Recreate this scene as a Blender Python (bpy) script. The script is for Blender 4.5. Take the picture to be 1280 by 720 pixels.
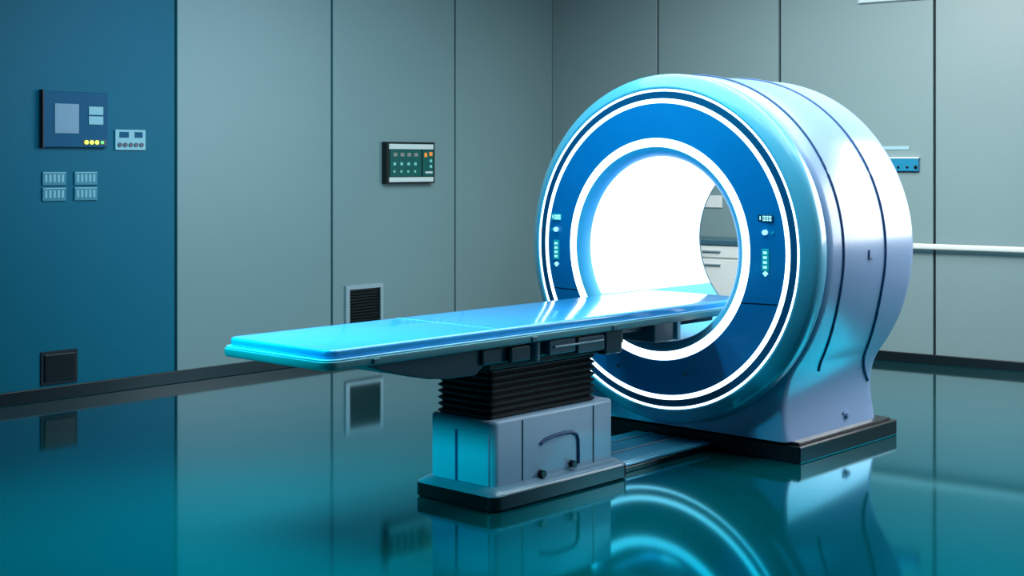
import bpy, bmesh, math, random
from mathutils import Vector, Matrix
PI = math.pi
SC = bpy.context.scene
for o in list(bpy.data.objects): bpy.data.objects.remove(o)
COL = SC.collection

# ---------------------------------------------------------------- camera
F, AX, HOR, CH = 1735.0, 1580.0, 205.0, 1.5
TH = math.atan2(AX, F)                       # angle from the table axis (+X) to the view direction
cd = bpy.data.cameras.new('camera'); cam = bpy.data.objects.new('camera', cd); COL.objects.link(cam)
cd.sensor_fit = 'HORIZONTAL'; cd.sensor_width = 36.0; cd.lens = 36.0 * F / 1280.0
cd.shift_y = -(360.0 - HOR) / 1280.0
cd.clip_start = 0.05; cd.clip_end = 60
cam.location = (0, 0, CH); cam.rotation_euler = (PI/2, 0, TH - PI/2)
SC.camera = cam

# ---------------------------------------------------------------- view, world, lights
SC.view_settings.view_transform = 'Standard'; SC.view_settings.look = 'None'
SC.view_settings.exposure = 0.0; SC.view_settings.gamma = 1.0
SC.view_settings.use_curve_mapping = False
SC.cycles.caustics_reflective = False; SC.cycles.blur_glossy = 1.0
w = bpy.data.worlds.new('world'); SC.world = w; w.use_nodes = True
w.node_tree.nodes['Background'].inputs[0].default_value = (0.05, 0.30, 0.40, 1)
w.node_tree.nodes['Background'].inputs[1].default_value = 0.15

def area(name, loc, target, size, power, color, spread=180, size_y=None):
    l = bpy.data.lights.new(name, 'AREA'); l.energy = power; l.color = color
    l.shape = 'RECTANGLE'; l.size = size; l.size_y = size_y or size; l.spread = math.radians(spread)
    o = bpy.data.objects.new(name, l); COL.objects.link(o); o.location = loc
    o.rotation_euler = (Vector(target) - Vector(loc)).to_track_quat('-Z', 'Y').to_euler()
    return o
def spot(name, loc, target, power, color, angle, blend=.6, radius=.25):
    l = bpy.data.lights.new(name, 'SPOT'); l.energy = power; l.color = color
    l.spot_size = math.radians(angle); l.spot_blend = blend; l.shadow_soft_size = radius
    o = bpy.data.objects.new(name, l); COL.objects.link(o); o.location = loc
    o.rotation_euler = (Vector(target) - Vector(loc)).to_track_quat('-Z', 'Y').to_euler()
    return o
# unseen area lights and teal spots, added to light and tint the room
area('ceiling_fill_room', (6.6, 4.0, 3.42), (6.6, 4.0, 0), 4.0, 215, (0.76, 0.96, 1.0))  # overall fill added under the ceiling, no fixture built
area('side_highlight_panel', (9.93, 1.6, 2.2), (8.93, 1.49, 2.2), 3.6, 240, (0.86, 0.93, 1.0), size_y=2.1)  # added panel by the unseen wall, gives the gantry shell its white highlight
area('right_wall_fill', (6.9, 4.4, 3.35), (9.8, 4.6, 0.8), 1.5, 75, (1.0, 0.95, 0.90), spread=130)  # added warm fill that brightens the right wall
spot('teal_spot_gantry', (3.7, 4.7, 3.2), (5.9, 4.3, 1.2), 190, (0.0, 0.78, 1.0), 46, .6, .15)
spot('teal_spot_floor', (3.0, 5.2, 3.3), (3.4, 4.6, 0), 1050, (0.0, 0.88, 1.0), 80, 1.0, .8)
spot('teal_spot_table', (4.2, 4.4, 3.35), (4.25, 4.36, 0.75), 300, (0.50, 0.90, 1.0), 52, .8, .3)
spot('teal_spot_pedestal', (0.6, 5.0, 1.9), (4.3, 4.35, 0.45), 420, (0.0, 0.88, 1.0), 18, .8, .2)
spot('teal_wash_wall', (4.0, 4.6, 3.3), (6.0, 8.1, 1.5), 300, (0.0, 0.72, 1.0), 66, 1.0, .5)

# ---------------------------------------------------------------- materials
def lin(c):
    return tuple(((v/255)/12.92 if v/255 <= .04045 else (((v/255)+.055)/1.055)**2.4) for v in c) + (1,)
def mat(name, rgb, rough=.45, metal=0, spec=.5, coat=0, noise=.06, scale=6, emit=None, estr=0, ior=None, stint=None, bump=0):
    m = bpy.data.materials.new(name); m.use_nodes = True; nt = m.node_tree; b = nt.nodes['Principled BSDF']
    c = lin(rgb)
    tc = nt.nodes.new('ShaderNodeTexCoord'); no = nt.nodes.new('ShaderNodeTexNoise')
    no.inputs['Scale'].default_value = scale; no.inputs['Detail'].default_value = 3
    nt.links.new(tc.outputs['Object'], no.inputs['Vector'])
    mx = nt.nodes.new('ShaderNodeMix'); mx.data_type = 'RGBA'
    mx.inputs[6].default_value = tuple(v*(1-noise) for v in c[:3]) + (1,)
    mx.inputs[7].default_value = tuple(min(1, v*(1+noise)) for v in c[:3]) + (1,)
    nt.links.new(no.outputs['Fac'], mx.inputs[0]); nt.links.new(mx.outputs[2], b.inputs['Base Color'])
    b.inputs['Roughness'].default_value = rough; b.inputs['Metallic'].default_value = metal
    b.inputs['Specular IOR Level'].default_value = spec; b.inputs['Coat Weight'].default_value = coat
    b.inputs['Coat Roughness'].default_value = .06
    if ior: b.inputs['IOR'].default_value = ior
    if stint: b.inputs['Specular Tint'].default_value = stint
    if emit: b.inputs['Emission Color'].default_value = lin(emit); b.inputs['Emission Strength'].default_value = estr
    if bump:
        bp = nt.nodes.new('ShaderNodeBump'); bp.inputs['Strength'].default_value = bump; bp.inputs['Distance'].default_value = .002
        nt.links.new(no.outputs['Fac'], bp.inputs['Height']); nt.links.new(bp.outputs[0], b.inputs['Normal'])
    return m
M = {}
def floor_mat():
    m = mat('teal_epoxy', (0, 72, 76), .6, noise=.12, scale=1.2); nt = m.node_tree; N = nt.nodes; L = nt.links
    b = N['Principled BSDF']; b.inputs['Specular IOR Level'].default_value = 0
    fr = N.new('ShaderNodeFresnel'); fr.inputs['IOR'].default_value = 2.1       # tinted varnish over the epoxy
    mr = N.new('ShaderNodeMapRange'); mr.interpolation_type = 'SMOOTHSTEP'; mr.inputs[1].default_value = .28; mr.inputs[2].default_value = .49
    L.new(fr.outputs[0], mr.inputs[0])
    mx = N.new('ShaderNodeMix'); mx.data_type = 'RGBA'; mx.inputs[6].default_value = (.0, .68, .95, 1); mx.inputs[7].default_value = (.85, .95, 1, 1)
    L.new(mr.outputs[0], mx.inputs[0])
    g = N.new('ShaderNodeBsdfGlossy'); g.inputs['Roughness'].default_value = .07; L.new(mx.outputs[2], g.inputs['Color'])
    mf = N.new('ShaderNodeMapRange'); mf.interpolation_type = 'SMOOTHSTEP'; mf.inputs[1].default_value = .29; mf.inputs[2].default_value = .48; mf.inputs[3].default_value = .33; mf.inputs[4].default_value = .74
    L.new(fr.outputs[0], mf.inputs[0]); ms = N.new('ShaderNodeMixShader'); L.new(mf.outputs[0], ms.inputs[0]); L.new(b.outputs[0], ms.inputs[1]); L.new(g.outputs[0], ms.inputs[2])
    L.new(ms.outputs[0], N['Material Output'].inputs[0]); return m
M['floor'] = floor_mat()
M['wall'] = mat('panel_grey', (134, 157, 159), .38, noise=.03, scale=1.5)
M['wall_teal'] = mat('panel_teal', (0, 108, 134), .5, spec=.2, noise=.06, scale=1.5)
M['gap'] = mat('joint_dark', (14, 26, 38), .7)
M['base'] = mat('baseboard_dark', (7, 15, 20), .35)
M['ceil'] = mat('ceiling_paint', (70, 90, 95), .8)
M['shell'] = mat('gantry_shell', (156, 183, 224), .27, coat=.5, noise=.01); M['shell'].node_tree.nodes['Principled BSDF'].inputs['Coat Roughness'].default_value = .17
M['bevel'] = mat('gantry_bevel', (100, 192, 224), .3, coat=.5, noise=.02)
M['face'] = mat('gantry_face_blue', (0, 128, 196), .3, coat=.3, noise=.1, scale=4)
M['chan'] = mat('ring_channel_navy', (0, 84, 130), .35, noise=.05)
M['glow'] = mat('ring_light', (240, 250, 255), .5, emit=(225, 245, 255), estr=2.5)
M['bore'] = mat('bore_light', (240, 250, 255), .5, emit=(235, 248, 255), estr=1.0)
M['funnel'] = mat('bore_funnel', (110, 195, 232), .4, noise=.03)
M['seam'] = mat('seam_blue', (8, 66, 120), .5)
M['black'] = mat('black_plastic', (7, 9, 12), .3, noise=.2)
M['rubber'] = mat('bellows_black', (5, 6, 9), .42, noise=.15)
M['dteal'] = mat('carriage_dark', (20, 52, 66), .35, coat=.3, noise=.15, scale=9)
M['mteal'] = mat('carriage_mid', (62, 100, 116), .35, noise=.1, scale=9)
M['pad'] = mat('table_pad_blue', (58, 168, 238), .2, coat=.6, noise=.03)
M['padside'] = mat('tray_edge_pale', (140, 205, 235), .35)
M['tray'] = mat('tray_greyteal', (84, 140, 150), .35, noise=.1, scale=8)
M['cab'] = mat('pedestal_grey', (172, 200, 226), .35, coat=.2, noise=.03)
M['steel'] = mat('steel', (175, 192, 200), .3, metal=.3)
M['shoulder'] = mat('plinth_shoulder_grey', (104, 138, 160), .3, coat=.4)
M['slotbase'] = mat('slot_module_teal', (58, 140, 162), .45)
M['track'] = mat('track_blue', (85, 190, 228), .25, metal=.1, coat=.3)
M['white'] = mat('white_laminate', (235, 236, 232), .4, noise=.02)
M['pale'] = mat('pale_plate', (165, 205, 215), .45, noise=.03)
M['cyan'] = mat('cyan_plastic', (20, 135, 175), .4)
M['navyp'] = mat('panel_navy', (0, 90, 128), .5, spec=.2, noise=.08)
M['screen'] = mat('grey_screen', (120, 150, 175), .25, emit=(110, 140, 165), estr=.12)
M['sgreen'] = mat('screen_green', (10, 80, 76), .25, emit=(0, 90, 80), estr=.25, noise=.35, scale=25)
M['icon'] = mat('screen_icon', (120, 190, 185), .4, emit=(120, 190, 185), estr=.35)
M['icondim'] = mat('screen_icon_dim', (130, 130, 125), .4, emit=(130, 130, 125), estr=.25)
M['orange'] = mat('orange_button', (230, 140, 60), .4, emit=(240, 140, 50), estr=.5)
M['led'] = mat('led_yellow', (235, 240, 90), .4, emit=(235, 245, 80), estr=1.2)
M['ledg'] = mat('led_green', (130, 235, 130), .4, emit=(110, 240, 110), estr=.9)
M['disp'] = mat('display_teal', (10, 110, 130), .3, emit=(20, 190, 200), estr=.45)
M['dispdark'] = mat('display_dark', (0, 50, 80), .3)
M['glyph'] = mat('display_glyph', (190, 240, 245), .4, emit=(180, 240, 245), estr=.9)
M['strip'] = mat('light_strip', (190, 210, 210), .5, emit=(200, 225, 225), estr=.1)

# ---------------------------------------------------------------- helpers
ROOT = {}
def obj(name, bm, m, parent=None, smooth=False, bevel=0, seg=2, ang=35):
    me = bpy.data.meshes.new(name)
    bmesh.ops.recalc_face_normals(bm, faces=bm.faces)
    bm.to_mesh(me); bm.free()
    if isinstance(m, (list, tuple)):
        for k in m: me.materials.append(k)
    else: me.materials.append(m)
    o = bpy.data.objects.new(name, me); COL.objects.link(o)
    if parent:
        r = parent
        while r.parent: r = r.parent
        me.transform(Matrix.Translation(-r.location)); o.parent = parent
    if smooth:
        for p in me.polygons: p.use_smooth = True
        try: me.set_sharp_from_angle(angle=math.radians(ang))
        except Exception: pass
    if bevel:
        b = o.modifiers.new('bevel', 'BEVEL'); b.width = bevel; b.segments = seg; b.limit_method = 'ANGLE'; b.angle_limit = math.radians(30)
    return o
def thing(name, label, cat, loc, group=None):
    o = bpy.data.objects.new(name, None); COL.objects.link(o); o.location = loc; o.empty_display_size = .05
    o['label'] = label; o['category'] = cat
    if group: o['group'] = group
    return o
def tag(o, label, cat, group=None):
    o['label'] = label; o['category'] = cat
    if group: o['group'] = group
    return o
def struct(name, bm, m, **k):
    o = obj(name, bm, m, **k); o['kind'] = 'structure'; return o
def box(bm, x0, x1, y0, y1, z0, z1, mi=0):
    vs = [bm.verts.new(p) for p in ((x0,y0,z0),(x1,y0,z0),(x1,y1,z0),(x0,y1,z0),(x0,y0,z1),(x1,y0,z1),(x1,y1,z1),(x0,y1,z1))]
    for f in ((0,3,2,1),(4,5,6,7),(0,1,5,4),(1,2,6,5),(2,3,7,6),(3,0,4,7)):
        bm.faces.new([vs[i] for i in f]).material_index = mi
    return bm
def BX(*a):
    bm = bmesh.new()
    for q in ([a] if not isinstance(a[0], (list, tuple)) else a): box(bm, *q)
    return bm
class Frame:                                     # local frame on a wall: u along it, z up, n out into the room
    def __init__(s, o, t, n): s.o, s.t, s.n = Vector(o), Vector(t).normalized(), Vector(n).normalized()
    def p(s, u, z, d): return s.o + s.t*u + s.n*d + Vector((0, 0, z))
    def box(s, bm, u0, u1, z0, z1, d0, d1, mi=0):
        vs = [bm.verts.new(s.p(u, z, d)) for d in (d0, d1) for (u, z) in ((u0,z0),(u1,z0),(u1,z1),(u0,z1))]
        for f in ((0,1,2,3),(4,5,6,7),(0,1,5,4),(1,2,6,5),(2,3,7,6),(3,0,4,7)):
            bm.faces.new([vs[i] for i in f]).material_index = mi
        return bm
    def B(s, *boxes):
        bm = bmesh.new()
        for b in boxes: s.box(bm, *b)
        return bm
    def disc(s, bm, u, z, r, d0, d1, n=16):
        a = [bm.verts.new(s.p(u + r*math.cos(2*PI*k/n), z + r*math.sin(2*PI*k/n), d0)) for k in range(n)]
        b = [bm.verts.new(s.p(u + r*math.cos(2*PI*k/n), z + r*math.sin(2*PI*k/n), d1)) for k in range(n)]
        bm.faces.new(b); bm.faces.new(a[::-1])
        for k in range(n): bm.faces.new((a[k], a[(k+1) % n], b[(k+1) % n], b[k]))
        return bm
def tube(bm, pts, r, n=8, cap=True):
    pts = [Vector(p) for p in pts]; rings = []
    for i, p in enumerate(pts):
        t = (pts[min(i+1, len(pts)-1)] - pts[max(i-1, 0)]).normalized()
        a = t.cross(Vector((0, 0, 1)) if abs(t.z) < .9 else Vector((1, 0, 0))).normalized(); b = t.cross(a)
        rings.append([bm.verts.new(p + (a*math.cos(2*PI*k/n) + b*math.sin(2*PI*k/n))*r) for k in range(n)])
    for q in range(len(rings)-1):
        for k in range(n): bm.faces.new((rings[q][k], rings[q][(k+1) % n], rings[q+1][(k+1) % n], rings[q+1][k]))
    if cap: bm.faces.new(rings[0][::-1]); bm.faces.new(rings[-1])
    return bm
def rrect(x0, x1, y0, y1, r, n=6):               # rounded rectangle outline
    out = []
    for cx, cy, a in ((x1-r, y1-r, 0), (x0+r, y1-r, PI/2), (x0+r, y0+r, PI), (x1-r, y0+r, 1.5*PI)):
        for k in range(n+1):
            t = a + PI/2*k/n; out.append((cx + r*math.cos(t), cy + r*math.sin(t)))
    return out
def loft(bm, rings, cap=True):
    R = [[bm.verts.new(p) for p in r] for r in rings]; n = len(R[0])
    for q in range(len(R)-1):
        for k in range(n): bm.faces.new((R[q][k], R[q][(k+1) % n], R[q+1][(k+1) % n], R[q+1][k]))
    if cap: bm.faces.new(R[0][::-1]); bm.faces.new(R[-1])
    return bm

# ---------------------------------------------------------------- room
WY = 8.1                                          # left wall, runs along +X
FL = Frame((0, WY, 0), (1, 0, 0), (0, -1, 0))
C0 = Vector((9.43, 8.1, 0)); C1 = Vector((9.87, 4.0, 0)); TR = (C1 - C0).normalized()
FR = Frame(C0, TR, (TR.y, -TR.x, 0))              # right wall
UR = 9.65                                         # its length
pr = FR.p(UR, 0, 0)
ZC = 3.5
bm = bmesh.new()
vs = [bm.verts.new(p) for p in ((-1.5,-1.5,0), (pr.x,-1.5,0), (C0.x,C0.y,0), (-1.5,WY,0))]; bm.faces.new(vs)
r = bmesh.ops.extrude_face_region(bm, geom=bm.faces[:])
for v in r['geom']:
    if isinstance(v, bmesh.types.BMVert): v.co.z = -.1
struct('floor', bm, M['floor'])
bm = bmesh.new()
vs = [bm.verts.new(p) for p in ((-1.6,-1.6,ZC), (pr.x+.1,-1.6,ZC), (C0.x+.1,C0.y+.1,ZC), (-1.6,WY+.1,ZC))]; bm.faces.new(vs)
r = bmesh.ops.extrude_face_region(bm, geom=bm.faces[:])
for v in r['geom']:
    if isinstance(v, bmesh.types.BMVert): v.co.z = ZC + .1
struct('ceiling', bm, M['ceil'])
def panel_wall(name, fr, edges, mats, gap=.02, thick=.03):
    bm = bmesh.new()
    fr.box(bm, edges[0], edges[-1], 0, ZC, -.12, -thick, 1)
    for i in range(len(edges)-1):
        a = edges[i] + (gap/2 if i else 0); b = edges[i+1] - (gap/2 if i < len(edges)-2 else 0)
        fr.box(bm, a, b, 0, ZC, -thick, 0, mats[i])
    return struct(name, bm, [M['wall'], M['gap'], M['wall_teal']], bevel=.003, seg=1)
panel_wall('wall_left', FL, [-1.5, -.1, 1.3, 2.7, 4.1, 5.478, 6.866, 8.195, 9.43], [2, 2, 2, 2, 2, 0, 0, 0][:8])
panel_wall('wall_right', FR, [0, 1.085, 2.21, 3.467, 4.7, 5.95, 7.2, 8.45, UR], [0]*8)
FB = Frame((-1.5, -1.5, 0), (1, 0, 0), (0, 1, 0)); FN = Frame((-1.5, -1.5, 0), (0, 1, 0), (1, 0, 0))
bm = bmesh.new(); FB.box(bm, 0, pr.x+1.5, 0, ZC, -.1, 0); struct('wall_back', bm, M['wall_teal'])
bm = bmesh.new(); FN.box(bm, 0, WY+1.5, 0, ZC, -.1, 0); struct('wall_near', bm, M['wall_teal'])
struct('baseboard_left', FL.B((-1.5, 9.42, 0, .085, 0, .018)), M['base'], bevel=.004)
struct('baseboard_right', FR.B((.02, UR, 0, .075, 0, .018)), M['base'], bevel=.004)
# pale cornice strip high on the right wall
t = thing('light_strip', 'slim pale light strip high on the right wall, at the top edge of the photo', 'light', FR.p(4.0, 2.70, 0))
obj('housing', FR.B((2.87, 4.7, 2.735, 2.80, 0.004, .02)), M['steel'], t, bevel=.004)
obj('diffuser', FR.B((2.89, 4.68, 2.74, 2.795, .02, .03)), M['strip'], t, bevel=.004)

# ---------------------------------------------------------------- gantry
CY, CZ, XF = 4.36, 1.053, 5.99
G = thing('scanner_gantry', 'large round white and blue scanner gantry with a glowing bore on a black floor plate', 'medical scanner', (6.6, CY, 0))
NA = 160
def ringp(x, r, n=NA): return [(x, CY + r*math.cos(2*PI*k/n), CZ + r*math.sin(2*PI*k/n)) for k in range(n)]
def lathe(prof, closed=False):
    bm = bmesh.new(); rings = [ringp(x, r) for x, r in prof]
    R = [[bm.verts.new(p) for p in q] for q in rings]
    m = len(R)
    for q in range(m if closed else m-1):
        a, b = R[q], R[(q+1) % m]
        for k in range(NA): bm.faces.new((a[k], a[(k+1) % NA], b[(k+1) % NA], b[k]))
    return bm
# body outline: circle that flows into the pedestal
def outline():
    RB = .925; half = []
    a0 = math.asin((.50 - CZ)/RB)                 # leave the circle at z=.50
    for k in range(61): 
        a = PI/2 + (a0 - PI/2)*k/60; half.append((RB*math.cos(a), CZ + RB*math.sin(a)))
    p0 = Vector(half[-1]); tn = Vector((math.sin(a0), -math.cos(a0))); p1 = p0 + tn*.13
    p3 = Vector((.690, .10)); p2 = Vector((.648, .28))
    for k in range(1, 25):
        s = k/24; q = p0*(1-s)**3 + p1*3*s*(1-s)**2 + p2*3*s*s*(1-s) + p3*s**3; half.append((q.x, q.y))
    full = half + [(.35, .10), (0, .10), (-.35, .10)] + [(-y, z) for y, z in reversed(half[1:])]
    return full                                    # starts at the top, goes down the +side, back up
OUT = outline()
def body_ring(x, s=1.0, inset=0):
    out = []
    for y, z in OUT:
        v = Vector((y, z - CZ)); L = v.length; v = v*(s) - (v/L)*inset if L else v
        zz = max(.10, CZ + v.y) if z > .1001 else .10
        out.append((x, CY - v.x, zz))
    return out
bm = bmesh.new()
rings = [body_ring(6.075, 1, .035), body_ring(6.083, 1, .018), body_ring(6.10, 1, .006), body_ring(6.13, 1, 0), body_ring(6.5), body_ring(6.95), body_ring(6.985, 1, .004), body_ring(7.01, 1, .016), body_ring(7.02, 1, .035)]
def bore_of(x, r):
    out = []
    for y, z in OUT:
        v = Vector((y, z - CZ)).normalized()*r; out.append((x, CY - v.x, CZ + v.y))
    return out
rings = [bore_of(6.075, .51)] + rings + [bore_of(7.02, .505)]
R = [[bm.verts.new(p) for p in q] for q in rings]; n = len(OUT)
for q in range(len(R)):
    if q == len(R)-1: a, b = R[-1], R[0]
    else: a, b = R[q], R[q+1]
    for k in range(n): bm.faces.new((a[k], a[(k+1) % n], b[(k+1) % n], b[k]))
obj('body_shell', bm, M['shell'], G, smooth=True, ang=50)
# front bezel, glow rings and blue face, one lathe each (x, r)
obj('front_bezel', lathe([(6.074, .895), (6.074, .918), (6.04, .926), (6.005, .925), (5.985, .918), (5.972, .905), (5.940, .858), (5.937, .850), (5.940, .844), (5.96, .8425), (6.074, .8425)], True), M['bevel'], G, smooth=True, ang=60)
obj('light_ring', lathe([(5.943, .842), (5.943, .831), (5.99, .831), (5.99, .842)], True), M['glow'], G, smooth=True)
obj('ring_channel', lathe([(5.945, .8308), (5.941, .7932), (5.99, .7932), (5.99, .8308)], True), M['chan'], G, smooth=True)
obj('light_ring', lathe([(5.940, .793), (5.937, .769), (5.99, .769), (5.99, .793)], True), M['glow'], G, smooth=True)
def annulus_sector(r0, r1, x0, x1, zcut, upper):
    bm = bmesh.new(); nseg = 120
    a0, a1 = [math.asin((zcut - CZ)/r) for r in (r0, r1)]
    pts = []
    for i in range(nseg+1):
        s = i/nseg
        if upper: A0 = a0 + (PI - 2*a0)*s; A1 = a1 + (PI - 2*a1)*s
        else: A0 = a0 - (PI + 2*a0)*s; A1 = a1 - (PI + 2*a1)*s
        pts.append([bm.verts.new((x, CY - r*math.cos(A), CZ + r*math.sin(A))) for x, r, A in ((x0 - .030, r0, A0), (x0, r1, A1), (x1, r1, A1), (x1, r0, A0))])
    for i in range(nseg):
        for k in range(4): bm.faces.new((pts[i][k], pts[i][(k+1) % 4], pts[i+1][(k+1) % 4], pts[i+1][k]))
    bm.faces.new(pts[0]); bm.faces.new(pts[-1][::-1])
    return bm
obj('face_panel', annulus_sector(.5835, .7685, 5.938, 6.0, .805, True), M['face'], G, smooth=True)
o = obj('lower_face_panel', annulus_sector(.5835, .7685, 5.938, 6.0, .805, False), M['face'], G, smooth=True)
for sg in (-1, 1):
    d0 = math.sqrt(.5835**2 - (.805-CZ)**2) + .001; d1 = math.sqrt(.7685**2 - (.805-CZ)**2) - .001
    bm = bmesh.new(); v = [bm.verts.new((x + dx, CY + sg*d, z)) for d, x in ((d0, 5.908), (d1, 5.938)) for dx, z in ((-.0008, .8025), (-.0008, .8075), (.004, .8075), (.004, .8025))]
    for q in ((0,1,2,3), (4,5,6,7), (0,1,5,4), (1,2,6,5), (2,3,7,6), (3,0,4,7)): bm.faces.new([v[i] for i in q])
    obj('face_joint', bm, M['black'], G)
for py, pz in ((4.62, .412), (4.18, .413)):
    FF = Frame((5.923, py, pz), (0, -1, 0), (-1, 0, 0))
    obj('screw_cap', FF.disc(bmesh.new(), 0, 0, .011, 0, .004), M['mteal'], o, smooth=True)
obj('inner_light_ring', lathe([(5.907, .583), (5.902, .574), (5.903, .548), (5.91, .538), (6.0, .538), (6.0, .583)], True), M['glow'], G, smooth=True, ang=60)
obj('bore_funnel', lathe([(5.907, .5375), (5.912, .522), (5.922, .506), (5.938, .494), (5.958, .488), (5.968, .488), (5.968, .537)], True), M['funnel'], G, smooth=True, ang=60)
def liner(A0, A1):
    bm = bmesh.new(); prof_ = [(5.969, .488), (6.12, .493), (6.5, .498), (7.03, .498), (7.03, .506), (6.5, .5065), (6.2, .507), (5.969, .508)]
    rows = []
    for i in range(101):
        A = A0 + (A1 - A0)*i/100
        rows.append([bm.verts.new((x, CY + r_*math.cos(A), CZ + r_*math.sin(A))) for x, r_ in prof_])
    for i in range(100):
        for k in range(8): bm.faces.new((rows[i][k], rows[i][(k+1) % 8], rows[i+1][(k+1) % 8], rows[i+1][k]))
    bm.faces.new(rows[0]); bm.faces.new(rows[-1][::-1]); return bm
A_ = math.radians(33)
obj('bore_light_liner', liner(-A_, PI + A_), M['bore'], G, smooth=True, ang=50)
obj('bore_cradle', liner(PI + A_ + .003, 2*PI - A_ - .003), M['funnel'], G, smooth=True, ang=50)
obj('rear_bore_trim', lathe([(7.03, .497), (7.045, .50), (7.045, .53), (7.02, .535)], False), M['mteal'], G, smooth=True)
# side seams: thin dark joints following the shell, leaning back near the pedestal
def seam_pts(x0, lean, zend):
    pts = []
    seq = [(-y, z) for y, z in OUT[:85]][::-1] + [(y, z) for y, z in OUT[1:85]]
    for y, z in seq:
        if z < zend: continue
        s = max(0, (CZ - .15 - z)/.6); pts.append((x0 + lean*s*s, CY + y, z))
    return pts
for x0, ln, ze in ((6.225, .24, .42), (6.665, .30, .30)):
    obj('shell_seam', tube(bmesh.new(), seam_pts(x0, ln, ze), .0085, 8), M['seam'], G, smooth=True)
# latch and towing pin on the side
FS = Frame((6.50, CY-.925, 1.03), (1, 0, 0), (0, -1, 0))
obj('side_latch', FS.B((-.018, -.006, -.02, .03, -.002, .006), (-.006, .016, -.02, -.008, -.002, .006)), M['seam'], G, bevel=.002)
FP = Frame((6.70, CY-.672, .155), (1, 0, 0), (0, -1, 0))
pin = obj('locking_pin', FP.disc(FP.disc(bmesh.new(), 0, 0, .03, -.01, .008), .0, .0, .016, .008, .024), M['shell'], G, smooth=True)
obj('pin_socket', FP.B((-.042, -.026, -.03, .02, -.01, .006)), M['seam'], G, bevel=.003)
# floor plate
pl = BX(6.09, 7.12, CY-.76, CY+.76, 0, .085)
obj('floor_plate', pl, M['black'], G, bevel=.006)
obj('plate_rim', BX(6.12, 7.09, CY-.735, CY+.735, .085, .10), M['black'], G, bevel=.004)
# control clusters on the face (left one and right one)
def cluster(y, zs, k):
    f = Frame((5.924, y, 0), (0, -1, 0), (-1, 0, 0))
    a = obj('digit_display', f.B((-.042*k, .042*k, zs[0]-.018, zs[0]+.018, 0, .006)), M['dispdark' if k > .9 else 'disp'], G, bevel=.002)
    gl = bmesh.new()
    for i in range(4):
        u = (-.030 + .018*i)*k
        if i == 0: f.box(gl, u, u+.006*k, zs[0]-.008, zs[0]+.010, .006, .008)
        else:
            for q in ((0, .012, .009, .012), (0, .012, -.012, -.009), (0, .003, -.012, .012), (.009, .012, -.012, .012)):
                f.box(gl, u+q[0]*k, u+q[1]*k, zs[0]+q[2], zs[0]+q[3], .006, .008)
    obj('digits', gl, M['glyph'], a)
    obj('knob', f.disc(bmesh.new(), 0, zs[1], .013, 0, .014), M['glyph'], G, smooth=True)
    obj('indicator_dot', f.disc(bmesh.new(), .04 if k > .9 else -.028, zs[1], .006, 0, .006), M['disp'], G, smooth=True)
    b = obj('button_column', f.B((-.02, .02, zs[2]-.055, zs[2]+.055, 0, .007)), M['disp'], G, bevel=.003)
    gl = bmesh.new()
    for i in range(4): f.box(gl, -.009, .011, zs[2]-.042+.024*i, zs[2]-.030+.024*i, .007, .009)
    obj('button_marks', gl, M['glyph'], b)
    gl = bmesh.new()
    v = [gl.verts.new(f.p(u, z, d)) for d in (0, .005) for u, z in ((-.016, zs[3]), (0, zs[3]-.016), (.016, zs[3]), (0, zs[3]+.013))]
    for q in ((0,1,2,3), (4,5,6,7), (0,1,5,4), (1,2,6,5), (2,3,7,6), (3,0,4,7)): gl.faces.new([v[i] for i in q])
    obj('arrow_mark', gl, M['glyph'], G)
cluster(3.697, (1.231, 1.161, 1.025, .958), 1)
cluster(5.055, (1.203, 1.134, 1.02, .941), .85)

# ---------------------------------------------------------------- patient table
T = thing('patient_table', 'long blue scanner table on a grey pedestal with black bellows, reaching into the bore', 'medical table', (4.8, 4.33, 0))
Y0, Y1, XA, XB = 4.035, 4.70, 3.40, 6.32
def slab(x0, x1, y0, y1, z0, z1, r, soft, top_soft=None):
    bm = bmesh.new(); ts = top_soft or soft; R_ = []
    def rg(ins, z): return [(x, y, z) for x, y in rrect(x0+ins, x1-ins, y0+ins, y1-ins, max(.004, r-ins), 8)]
    R_ = [rg(soft, z0), rg(soft*.3, z0+soft*.3), rg(0, z0+soft), rg(0, z1-ts)]
    for k in range(1, 5): a = PI/2*k/4; R_.append(rg(ts*(1-math.cos(a)), z1-ts+ts*math.sin(a)))
    return loft(bm, R_)
obj('mattress_pad', slab(XA+.012, XB-.02, Y0+.01, Y1-.01, .757, .793, .05, .006, .012), M['pad'], T, smooth=True, ang=60)
obj('pad_seam', BX(4.352, 4.357, Y0+.02, Y1-.02, .7925, .7942), M['padside'], T)
obj('tray_rim', slab(XA-.004, XB, Y0-.002, Y1+.002, .750, .758, .055, .003), M['padside'], T, smooth=True, ang=60)
obj('tray', slab(XA-.012, XB+.005, Y0-.008, Y1+.008, .716, .7502, .06, .010, .004), M['tray'], T, smooth=True, ang=60)
for xx in (3.62, 4.55, 5.12): obj('tray_clip', BX(xx, xx+.035, Y0-.016, Y0-.006, .722, .744), M['mteal'], T, bevel=.003)
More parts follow.
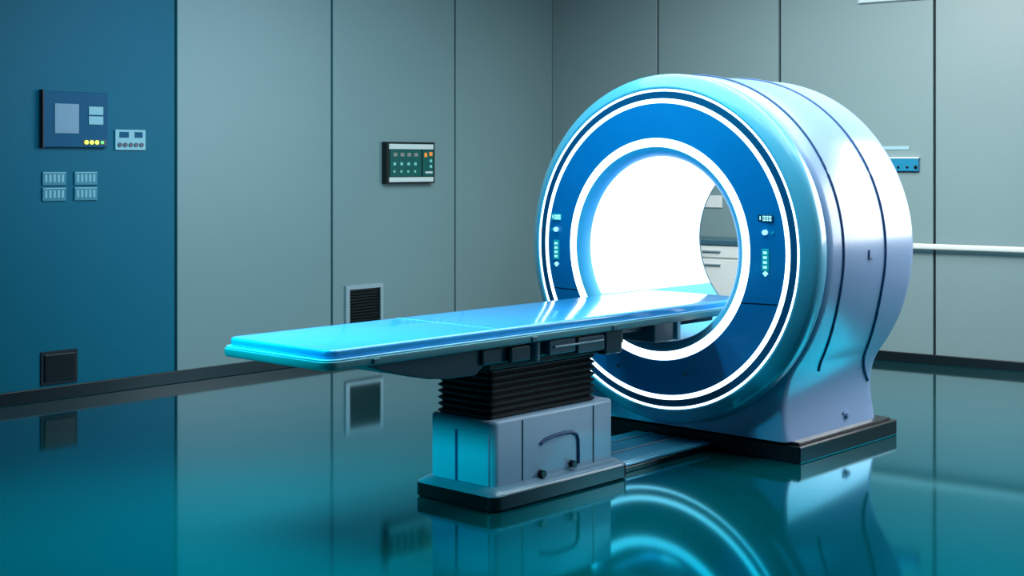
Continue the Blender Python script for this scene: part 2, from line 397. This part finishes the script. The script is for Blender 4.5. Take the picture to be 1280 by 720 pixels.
# carriage below the tray: canoe-shaped front end, stepped side with blocks
def prof_extrude(prof, y0, y1):
    bm = bmesh.new(); a = [bm.verts.new((x, y0, z)) for x, z in prof]; b = [bm.verts.new((x, y1, z)) for x, z in prof]
    bm.faces.new(a); bm.faces.new(b[::-1])
    for k in range(len(prof)): bm.faces.new((a[k], a[(k+1) % len(prof)], b[(k+1) % len(prof)], b[k]))
    return bm
prof = [(3.66, .717), (3.66, .700), (3.76, .668), (3.88, .637), (4.0, .612), (4.12, .600), (4.27, .598), (4.32, .632), (5.05, .640), (5.30, .640), (5.30, .717)]
obj('carriage_beam', prof_extrude(prof, 4.10, 4.64), M['dteal'], T, bevel=.006)
obj('carriage_block', BX((4.30, 4.42, 4.085, 4.10, .638, .705), (4.47, 4.60, 4.075, 4.10, .632, .700)), M['dteal'], T, bevel=.008)
obj('carriage_roller', tube(bmesh.new(), [(4.64, 4.095, .625), (4.64, 4.095, .705)], .028, 16), M['mteal'], T, smooth=True)
obj('drive_box', BX(4.72, 4.905, 4.07, 4.105, .640, .706), M['mteal'], T, bevel=.006)
obj('drive_box', BX(4.915, 5.11, 4.065, 4.105, .628, .702), M['mteal'], T, bevel=.006)
obj('cable_duct', BX(4.75, 5.10, 4.060, 4.072, .672, .680), M['steel'], T, bevel=.002)
obj('end_bracket', BX(5.13, 5.26, 4.075, 4.60, .600, .712), M['dteal'], T, bevel=.01)
obj('slide_rail', BX(5.26, 6.15, 4.16, 4.56, .672, .717), M['dteal'], T, bevel=.008)
obj('hanger_box', BX(5.56, 5.73, 4.11, 4.58, .612, .714), M['mteal'], T, bevel=.008)
obj('hanger_bar', BX(5.735, 5.765, 4.095, 4.125, .612, .714), M['padside'], T, bevel=.004)
# bellows
def bellows(x0, x1, y0, y1, z0, z1, nf):
    bm = bmesh.new(); R_ = []
    for i in range(2*nf+1):
        z = z0 + (z1-z0)*i/(2*nf); ins = 0 if i % 2 else .016
        R_.append([(x, y, z) for x, y in rrect(x0+ins, x1-ins, y0+ins, y1-ins, .02, 3)])
        if i % 2: R_.append([(x, y, z+.004) for x, y in rrect(x0+ins, x1-ins, y0+ins, y1-ins, .02, 3)])
    return loft(bm, R_)
obj('bellows', bellows(4.40, 5.135, 4.135, 4.47, .378, .606, 8), M['rubber'], T)
obj('bellows_top_plate', BX(4.38, 5.15, 4.12, 4.50, .604, .640), M['black'], T, bevel=.004)
# pedestal: body with two panel joints, end panel, dark handle-recess line, plinth
cabo = obj('pedestal_housing', slab(4.385, 5.225, 4.10, 4.50, .095, .383, .035, .004, .016), M['cab'], T, smooth=True, ang=60)
obj('panel_joint', BX((4.567, 4.575, 4.0985, 4.103, .10, .368)), M['black'], T)
obj('panel_joint', BX((5.064, 5.072, 4.0985, 4.103, .10, .368)), M['black'], T)
hp = [(4.69, .245), (4.72, .258), (4.78, .268), (4.86, .270), (4.91, .266), (4.945, .250), (4.955, .225), (4.957, .17), (4.957, .115)]
obj('handle_recess_shade', tube(bmesh.new(), [(x, 4.100, z) for x, z in hp], .009, 8), M['seam'], T, smooth=True)  # raised navy tube, its dark colour stands in for the recess shade
obj('release_knob', tube(bmesh.new(), [(4.69, 4.105, .112), (4.69, 4.075, .112)], .017, 14), M['black'], T, smooth=True)
obj('release_knob', tube(bmesh.new(), [(4.905, 4.105, .122), (4.905, 4.075, .122)], .017, 14), M['black'], T, smooth=True)
obj('end_panel', slab(4.378, 4.40, 4.125, 4.315, .10, .325, .006, .003), M['cab'], T, smooth=True)
obj('end_joint', BX((4.3795, 4.39, 4.316, 4.330, .10, .325)), M['seam'], T)
# plinth: rounded corners, sloped bright shoulder on top
bm = bmesh.new()
rr = lambda x0, x1, y0, y1, r, z: [(x, y, z) for x, y in rrect(x0, x1, y0, y1, r, 8)]
loft(bm, [rr(4.345, 5.275, 4.060, 4.545, .05, 0), rr(4.335, 5.285, 4.050, 4.555, .05, .01), rr(4.335, 5.285, 4.050, 4.555, .05, .066)])
obj('plinth', bm, M['black'], T, smooth=True, ang=40)
bm = bmesh.new()
loft(bm, [rr(4.338, 5.282, 4.053, 4.552, .05, .067), rr(4.341, 5.279, 4.056, 4.549, .048, .074), rr(4.375, 5.235, 4.088, 4.512, .04, .098)])
obj('plinth_shoulder', bm, M['shoulder'], T, smooth=True, ang=40)
obj('shoulder_strip', BX(4.40, 5.23, 4.052, 4.060, .070, .076), M['steel'], T, bevel=.002)

# floor track between pedestal and gantry
K = thing('floor_track', 'low blue metal floor track running from the table pedestal to the gantry', 'track', (5.68, 4.38, 0))
obj('track_bed', BX(5.292, 6.083, 4.125, 4.65, 0, .028), M['black'], K, bevel=.004)
obj('track_plate', BX(5.292, 6.083, 4.20, 4.62, .028, .040), M['track'], K, bevel=.003)
for yy in (4.135, 4.165): obj('track_rail', BX(5.292, 6.083, yy, yy+.020, .028, .044), M['track'], K, bevel=.004)
obj('track_rail', BX(5.292, 6.083, 4.33, 4.342, .040, .046), M['steel'], K, bevel=.002)
obj('track_rail', BX(5.292, 6.083, 4.50, 4.512, .040, .046), M['steel'], K, bevel=.002)

# ---------------------------------------------------------------- left wall fittings
P = thing('control_panel', 'navy wall control panel with a grey screen, two-part display and yellow indicator lights', 'control panel', FL.p(4.70, 1.605, 0))
obj('panel_case', FL.B((4.475, 4.93, 1.607, 1.962, 0, .035)), M['navyp'], P, bevel=.004)
obj('side_flange', FL.B((4.466, 4.474, 1.60, 1.97, 0, .045)), M['black'], P)
obj('screen', FL.B((4.55, 4.72, 1.695, 1.885, .035, .041)), M['screen'], P, bevel=.002)
obj('display', FL.B((4.79, 4.895, 1.818, 1.872, .035, .041)), M['pale'], P, bevel=.002)
obj('display', FL.B((4.79, 4.895, 1.755, 1.809, .035, .041)), M['pale'], P, bevel=.002)
obj('indicator_strip', FL.B((4.745, 4.92, 1.622, 1.656, .035, .038)), M['dispdark'], P)
for i in range(4):
    obj('indicator_light', FL.disc(bmesh.new(), 4.772+.038*i, 1.64, .0135 if i < 3 else .010, .038, .046), M['led'] if i < 3 else M['ledg'], P, smooth=True)
S = thing('switch_plate', 'pale switch plate with two windows over five round buttons, right of the control panel', 'switch', FL.p(5.115, 1.59, 0))
obj('plate', FL.B((5.0, 5.23, 1.592, 1.728, 0, .014)), M['pale'], S, bevel=.003)
obj('window', FL.B((5.03, 5.10, 1.675, 1.713, .014, .017)), M['navyp'], S)
obj('window', FL.B((5.145, 5.205, 1.675, 1.713, .014, .017)), M['navyp'], S)
for i in range(5): obj('button', FL.disc(bmesh.new(), 5.033+.041*i, 1.627, .0145, .014, .022), M['dispdark'], S, smooth=True)
def slot_plate(u, label):
    s = thing('slot_plate', label, 'wall plate', FL.p(u+.08, 1.26, 0), 'slotted pale plates below the control panel')
    for z in (1.365, 1.265):
        m_ = obj('module', FL.B((u, u+.165, z, z+.085, 0, .012)), M['slotbase'], s, bevel=.002)
        g_ = bmesh.new()
        for i in range(5): FL.box(g_, u+.017+.029*i, u+.031+.029*i, z+.02, z+.068, .012, .0135)
        FL.box(g_, u+.004, u+.161, z+.077, z+.083, .012, .0135); obj('slot_marks', g_, M['pale'], m_)
slot_plate(4.482, 'pale two-row slotted wall plate, the left one under the control panel')
slot_plate(4.705, 'pale two-row slotted wall plate, the right one under the control panel')
O = thing('floor_socket', 'black square socket box low on the teal wall panel above the baseboard', 'socket', FL.p(4.6, .1, 0))
obj('frame', FL.B((4.472, 4.727, .10, .312, 0, .012)), M['gap'], O, bevel=.003)
obj('cover', FL.B((4.492, 4.707, .12, .292, .012, .022)), M['black'], O, bevel=.004)
# wall monitor
W_ = thing('wall_monitor', 'black-cased wall monitor with green icon screen between white bars', 'monitor', FL.p(7.64, 1.34, 0))
obj('case', FL.B((7.375, 7.905, 1.345, 1.675, 0, .055)), M['black'], W_, bevel=.004)
obj('white_bar', FL.B((7.40, 7.885, 1.618, 1.658, .055, .059)), M['white'], W_)
obj('white_bar', FL.B((7.40, 7.885, 1.358, 1.395, .055, .059)), M['white'], W_)
sc_ = obj('screen', FL.B((7.41, 7.75, 1.400, 1.612, .055, .059)), M['sgreen'], W_)
for i in range(4):
    u = 7.445+.075*i
    for w_, z0, z1, mk in ((.04, 1.560, 1.588, 'icondim'), (.026, 1.490, 1.512, 'icon'), (.018, 1.432, 1.450, 'icon')):
        obj('screen_icon', FL.B((u, u+w_, z0, z1, .059, .061)), M[mk], sc_)
kp = obj('keypad', FL.B((7.765, 7.885, 1.400, 1.612, .055, .060)), M['sgreen'], W_)
obj('button', FL.B((7.78, 7.81, 1.555, 1.590, .060, .064)), M['orange'], kp, bevel=.002)
obj('button', FL.B((7.835, 7.87, 1.565, 1.595, .060, .064)), M['orange'], kp, bevel=.002)
for z in (1.525, 1.480): obj('button', FL.disc(bmesh.new(), 7.852, z, .013, .060, .065), M['icon'], kp, smooth=True)
obj('button', FL.B((7.79, 7.87, 1.425, 1.440, .060, .064)), M['white'], kp)
# vent
V = thing('wall_vent', 'black louvred vent in a pale metal frame behind the table', 'vent', FL.p(7.18, .17, 0))
g_ = FL.B((6.99, 7.375, .535, .568, 0, .02), (6.99, 7.375, .175, .205, 0, .02), (6.99, 7.028, .205, .535, 0, .02), (7.345, 7.375, .205, .535, 0, .02))
obj('frame', g_, M['steel'], V)
obj('backing', FL.B((7.028, 7.345, .205, .535, 0, .004)), M['black'], V)
for i in range(14):
    z = .215 + i*.023
    bm = bmesh.new()
    v = [bm.verts.new(FL.p(u, zz, d)) for u in (7.029, 7.344) for zz, d in ((z, .004), (z+.003, .004), (z-.006, .018), (z-.009, .018))]
    for q in ((0,1,2,3), (4,5,6,7), (0,1,5,4), (1,2,6,5), (2,3,7,6), (3,0,4,7)): bm.faces.new([v[i_] for i_ in q])
    obj('slat', bm, M['base'], V)

# ---------------------------------------------------------------- right wall fittings
H = thing('handrail', 'long pale handrail on the right wall behind the gantry', 'handrail', FR.p(4.2, .86, 0))
bm = bmesh.new(); prf = rrect(.035, .065, .862, .905, .012, 4)
loft(bm, [[tuple(FR.p(u, z, d)) for d, z in prf] for u in (2.75, 6.6)]); obj('rail', bm, M['white'], H, smooth=True, ang=50)
for u in (2.95, 4.6, 6.2): obj('bracket', FR.B((u, u+.03, .87, .895, 0, .036)), M['steel'], H)
B = thing('wall_box', 'small cyan box with three dark dots on the right wall, beside the gantry', 'wall box', FR.p(3.24, 1.445, 0))
obj('box_body', FR.B((3.10, 3.355, 1.447, 1.542, 0, .03)), M['cyan'], B, bevel=.003)
obj('box_lid', FR.B((3.10, 3.36, 1.542, 1.552, 0, .032)), M['white'], B)
for u in (3.20, 3.27, 3.335): obj('dot', FR.disc(bmesh.new(), u, 1.475, .010 if u < 3.3 else .014, .03, .034), M['black'], B, smooth=True)
tag(obj('label_strip', FR.B((3.06, 3.275, 1.61, 1.635, 0, .006)), M['pale']), 'thin blank pale strip on the right wall just above the small cyan box', 'label strip')
tag(obj('wall_switch', FR.B((1.54, 1.70, 1.14, 1.24, 0, .012)), M['white'], bevel=.003), 'small white plate on the grey wall seen at the top of the bore opening', 'switch')
# drawer cabinet behind the gantry, seen through the bore
D = thing('drawer_cabinet', 'white drawer cabinet with grey worktop behind the gantry, seen through the bore', 'cabinet', FR.p(1.9, 0, .25))
obj('carcass', FR.B((1.30, 2.55, .06, .865, .02, .47)), M['white'], D)
obj('kick_plate', FR.B((1.32, 2.53, 0, .06, .02, .42)), M['gap'], D)
obj('worktop', FR.B((1.28, 2.57, .865, .90, .02, .50)), M['mteal'], D, bevel=.003)
for a, b in ((1.31, 1.62), (1.63, 2.09), (2.10, 2.54)):
    for z0, z1 in ((.765, .855), (.42, .75), (.07, .405)):
        dd = obj('drawer', FR.B((a, b, z0, z1, .47, .488)), M['white'], D, bevel=.003)
        obj('drawer_handle', FR.B(((a+b)/2-.08, (a+b)/2+.08, z1-.045, z1-.035, .488, .505)), M['steel'], dd)
